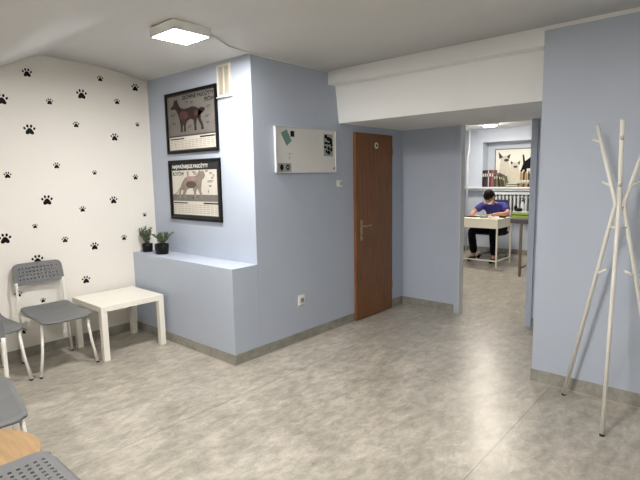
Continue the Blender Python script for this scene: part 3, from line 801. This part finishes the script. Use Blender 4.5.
J = dict(pel=(PX, PY, .585), belly=(PX, PY-.03, .72), chest=(PX, PY-.11, .915), neck0=(PX-.005, PY-.19, 1.03), neck1=(PX-.012, PY-.25, 1.07), head=(PX-.018, PY-.30, 1.11),
         shR=(PX-.19, PY-.16, 1.015), elR=(-.690, 8.60, .865), wrR=(-.605, 8.385, .862),
         shL=(PX+.19, PY-.16, 1.015), elL=(-.045, 8.63, .870), wrL=(-.255, 8.435, .858),
         hiR=(PX-.10, PY-.02, .565), knR=(PX-.31, PY-.42, .555), anR=(PX-.24, PY-.43, .11), toR=(PX-.26, PY-.59, .035),
         hiL=(PX+.10, PY-.02, .565), knL=(PX+.12, PY-.46, .565), anL=(PX+.15, PY-.47, .11), toL=(PX+.16, PY-.63, .035))
names = list(J); E_ = [('pel','belly'),('belly','chest'),('chest','neck0'),('neck0','neck1'),('neck1','head'),('chest','shR'),('shR','elR'),('elR','wrR'),('chest','shL'),('shL','elL'),('elL','wrL'),
      ('pel','hiR'),('hiR','knR'),('knR','anR'),('anR','toR'),('pel','hiL'),('hiL','knL'),('knL','anL'),('anL','toL')]
RAD = dict(pel=.10, belly=.085, chest=.085, neck0=.06, neck1=.05, head=.055, shR=.058, elR=.042, wrR=.027, shL=.058, elL=.042, wrL=.027, hiR=.078, knR=.055, anR=.036, toR=.028, hiL=.078, knL=.055, anL=.036, toL=.028)
def sub_skin(keys, grow=0, sub=2):
    ks = [k for k in names if k in keys]; ed = [(ks.index(a), ks.index(b)) for a, b in E_ if a in ks and b in ks]
    return skin_mesh([J[k] for k in ks], ed, [RAD[k]+grow for k in ks], sub)
body = MB(); body.merge(sub_skin(names), smooth=True)
def hand(w, fdir, side, palm_down=True):
    """w wrist, fdir direction of fingers, side: unit vector toward the thumb"""
    w = Vector(w); f = Vector(fdir).normalized(); s = Vector(side); s = (s-f*s.dot(f)).normalized(); dn = Vector((0, 0, -1))
    b = skin_mesh([w-f*.01, w+f*.035, w+f*.075], [(0, 1), (1, 2)], [(.024, .018), (.034, .015), (.036, .012)], 2); body.merge(b, smooth=True)
    for q, (off, ln) in enumerate(((.029, .066), (.010, .074), (-.010, .070), (-.028, .054))):
        a = w+f*.070+s*off
        pts = [a, a+f*ln*.45+dn*.004, a+f*ln*.78+dn*.018, a+f*ln*.92+dn*.032]
        body.merge(skin_mesh(pts, [(0, 1), (1, 2), (2, 3)], [.0098, .009, .0082, .0072], 2), smooth=True)
    a = w+f*.018+s*.022
    pts = [a, a+f*.022+s*.026+dn*.006, a+f*.052+s*.034+dn*.014, a+f*.074+s*.030+dn*.020]
    body.merge(skin_mesh(pts, [(0, 1), (1, 2), (2, 3)], [.012, .011, .0095, .008], 2), smooth=True)
hand(J['wrR'], (.25, -1, -.10), (1, .2, 0)); hand(J['wrL'], (-1, -.35, -.08), (.2, -1, .25))
# head: shaped skull with jaw, nose, ears, tipped down towards the desk
tilt = Matrix.Rotation(math.radians(46), 3, 'X') @ Matrix.Scale(1.08, 3); HC = Vector((PX-.01, PY-.35, 1.160))
hd = bmesh.new(); bmesh.ops.create_uvsphere(hd, u_segments=28, v_segments=20, radius=1)
for v in hd.verts:
    c = v.co.copy(); x_, y_, z_ = c.x*.078, c.y*.098, c.z*.122
    if c.z < 0: x_ *= 1-.30*(-c.z)**1.5; y_ = y_*(1-.12*(-c.z)) - .012*(-c.z)
    if c.y < -.8 and abs(c.x) < .25 and -.45 < c.z < .05: y_ -= .022*(1-abs(c.x)/.25)*(1-abs(c.z+.25)/.3 if abs(c.z+.25) < .3 else 0)
    for sx in (-1, 1):
        q = ((c.x-sx*.38)**2+(c.z-.05)**2)
        if c.y < 0 and q < .03: y_ += .008*(1-q/.03)
    v.co = Vector((x_, y_, z_))
body.merge(hd, Matrix.Translation(HC) @ tilt.to_4x4(), True)
for sx in (-1, 1): body.ball(HC+tilt @ Vector((sx*.078, .008, -.012)), (.010, .020, .032), 2, tilt)
bo = body.build('body', 'skin', t)
fe = MB()
for sx in (-1, 1):
    fe.ball(HC+tilt @ Vector((sx*.030, -.084, .006)), (.012, .006, .006), 2, tilt)
fe.build('eyes', 'ink', t)
fe = MB()
for sx in (-1, 1): fe.tube([HC+tilt @ Vector((sx*.014, -.094, .026)), HC+tilt @ Vector((sx*.045, -.084, .028))], .004, 6)
fe.build('eyebrows', 'hair', t)
# mouth lies under the mask; hair cap
hb_ = bmesh.new(); bmesh.ops.create_uvsphere(hb_, u_segments=28, v_segments=20, radius=1)
dl = [v for v in hb_.verts if (v.co.z < .18 and v.co.y < -.15) or v.co.z < -.55 or (v.co.z < -.05 and v.co.y < .12)]
bmesh.ops.delete(hb_, geom=dl, context='VERTS')
for v in hb_.verts:
    rn = 1+.03*math.sin(v.co.x*17+v.co.z*11)*math.cos(v.co.y*13)
    v.co = Vector((v.co.x*.092*rn, v.co.y*.113*rn+.004, v.co.z*.140*rn+.002))
hm = MB(); hm.merge(hb_, Matrix.Translation(HC) @ tilt.to_4x4(), True)
ho = hm.build('hair', 'hair', t); s = ho.modifiers.new('thickness', 'SOLIDIFY'); s.thickness = .012; s.offset = -1
mb_ = bmesh.new(); bmesh.ops.create_uvsphere(mb_, u_segments=28, v_segments=20, radius=1)
dl = [v for v in mb_.verts if not (v.co.y < -.35 and -.92 < v.co.z < -.08)]
bmesh.ops.delete(mb_, geom=dl, context='VERTS')
for v in mb_.verts: v.co = Vector((v.co.x*.078*(1-.10*abs(v.co.z)), v.co.y*.118-.006*(1-abs(v.co.x)), v.co.z*.122))
mm = MB(); mm.merge(mb_, Matrix.Translation(HC) @ tilt.to_4x4(), True)
for sx in (-1, 1): mm.tube([HC+tilt @ Vector((sx*.070, -.045, -.030)), HC+tilt @ Vector((sx*.086, .006, .0))], .002, 5)
mo = mm.build('face_mask', 'mask', t); s = mo.modifiers.new('thickness', 'SOLIDIFY'); s.thickness = .004
# scrubs: torso and short sleeves
ks = ['pel', 'belly', 'chest', 'neck0', 'shR', 'shL']
mR = Vector(J['shR']).lerp(Vector(J['elR']), .78); mL = Vector(J['shL']).lerp(Vector(J['elL']), .78)
J2 = {k: Vector(J[k]) for k in ks}; J2['pel'] = Vector(J['pel'])+Vector((0, 0, -.02)); J2['slR'] = mR; J2['slL'] = mL
J2['neck0'] = Vector(J['neck0'])+Vector((0, .02, -.025))
kk = list(J2); ee = [('pel','belly'),('belly','chest'),('chest','neck0'),('chest','shR'),('shR','slR'),('chest','shL'),('shL','slL')]
rd = dict(pel=.142, belly=.138, chest=.150, neck0=.075, shR=.078, shL=.078, slR=.068, slL=.068)
sm = MB(); sm.merge(skin_mesh([J2[k] for k in kk], [(kk.index(a), kk.index(b)) for a, b in ee], [rd[k] for k in kk], 2), smooth=True)
sm.build('scrubs_top', 'scrubs', t)
lg = ['pel', 'hiR', 'knR', 'anR', 'hiL', 'knL', 'anL']
tm = MB(); tm.merge(sub_skin(lg, .030), smooth=True); tm.build('trousers', 'trousers', t)
for s_, a_, b_ in (('R', 'anR', 'toR'), ('L', 'anL', 'toL')):
    A = Vector(J[a_]); B = Vector(J[b_])
    sh = MB(); sh.merge(skin_mesh([(A.x, A.y+.045, .048), (A.x, A.y-.03, .055), (B.x, B.y-.0, .040), (B.x, B.y-.055, .036)], [(0, 1), (1, 2), (2, 3)], [.040, .046, .042, .034], 2), smooth=True)
    sh.build('shoe', 'shoe', t)
pn = MB(); hp = Vector(J['wrR'])+Vector((.025, -.125, -.01))
pn.tube([hp+Vector((0, -.01, -.030)), hp+Vector((.015, .03, .075))], .004, 8)
tag(pn.build('pen', 'steel'), 'thin pen held in the hand of the person in violet scrubs', 'pen')

# ------------------------------------------------------------------ world, camera
w = bpy.data.worlds.new('world'); sc.world = w; w.use_nodes = True
w.node_tree.nodes['Background'].inputs[0].default_value = (.6, .65, .7, 1); w.node_tree.nodes['Background'].inputs[1].default_value = .05

cam = bpy.data.cameras.new('camera'); co = bpy.data.objects.new('camera', cam); COL.objects.link(co)
yaw, pitch, roll, f = 0.724473, 0.127715, -0.0174412, 485.823
fw_ = Vector((-math.sin(yaw)*math.cos(pitch), math.cos(yaw)*math.cos(pitch), -math.sin(pitch)))
rt_ = Vector((math.cos(yaw), math.sin(yaw), 0)); up_ = rt_.cross(fw_)
r2 = math.cos(roll)*rt_+math.sin(roll)*up_; u2 = -math.sin(roll)*rt_+math.cos(roll)*up_
m = Matrix((r2, u2, -fw_)).transposed().to_4x4(); m.translation = Vector((3.138181, 0, 1.558839))
co.matrix_world = m
cam.sensor_width = 36; cam.sensor_fit = 'HORIZONTAL'; cam.lens = f*36/640; cam.clip_start = .02
sc.camera = co
sc.view_settings.view_transform = 'Standard'; sc.view_settings.look = 'None'; sc.view_settings.gamma = 1
sc.view_settings.use_curve_mapping = False; sc.view_settings.exposure = 1.15
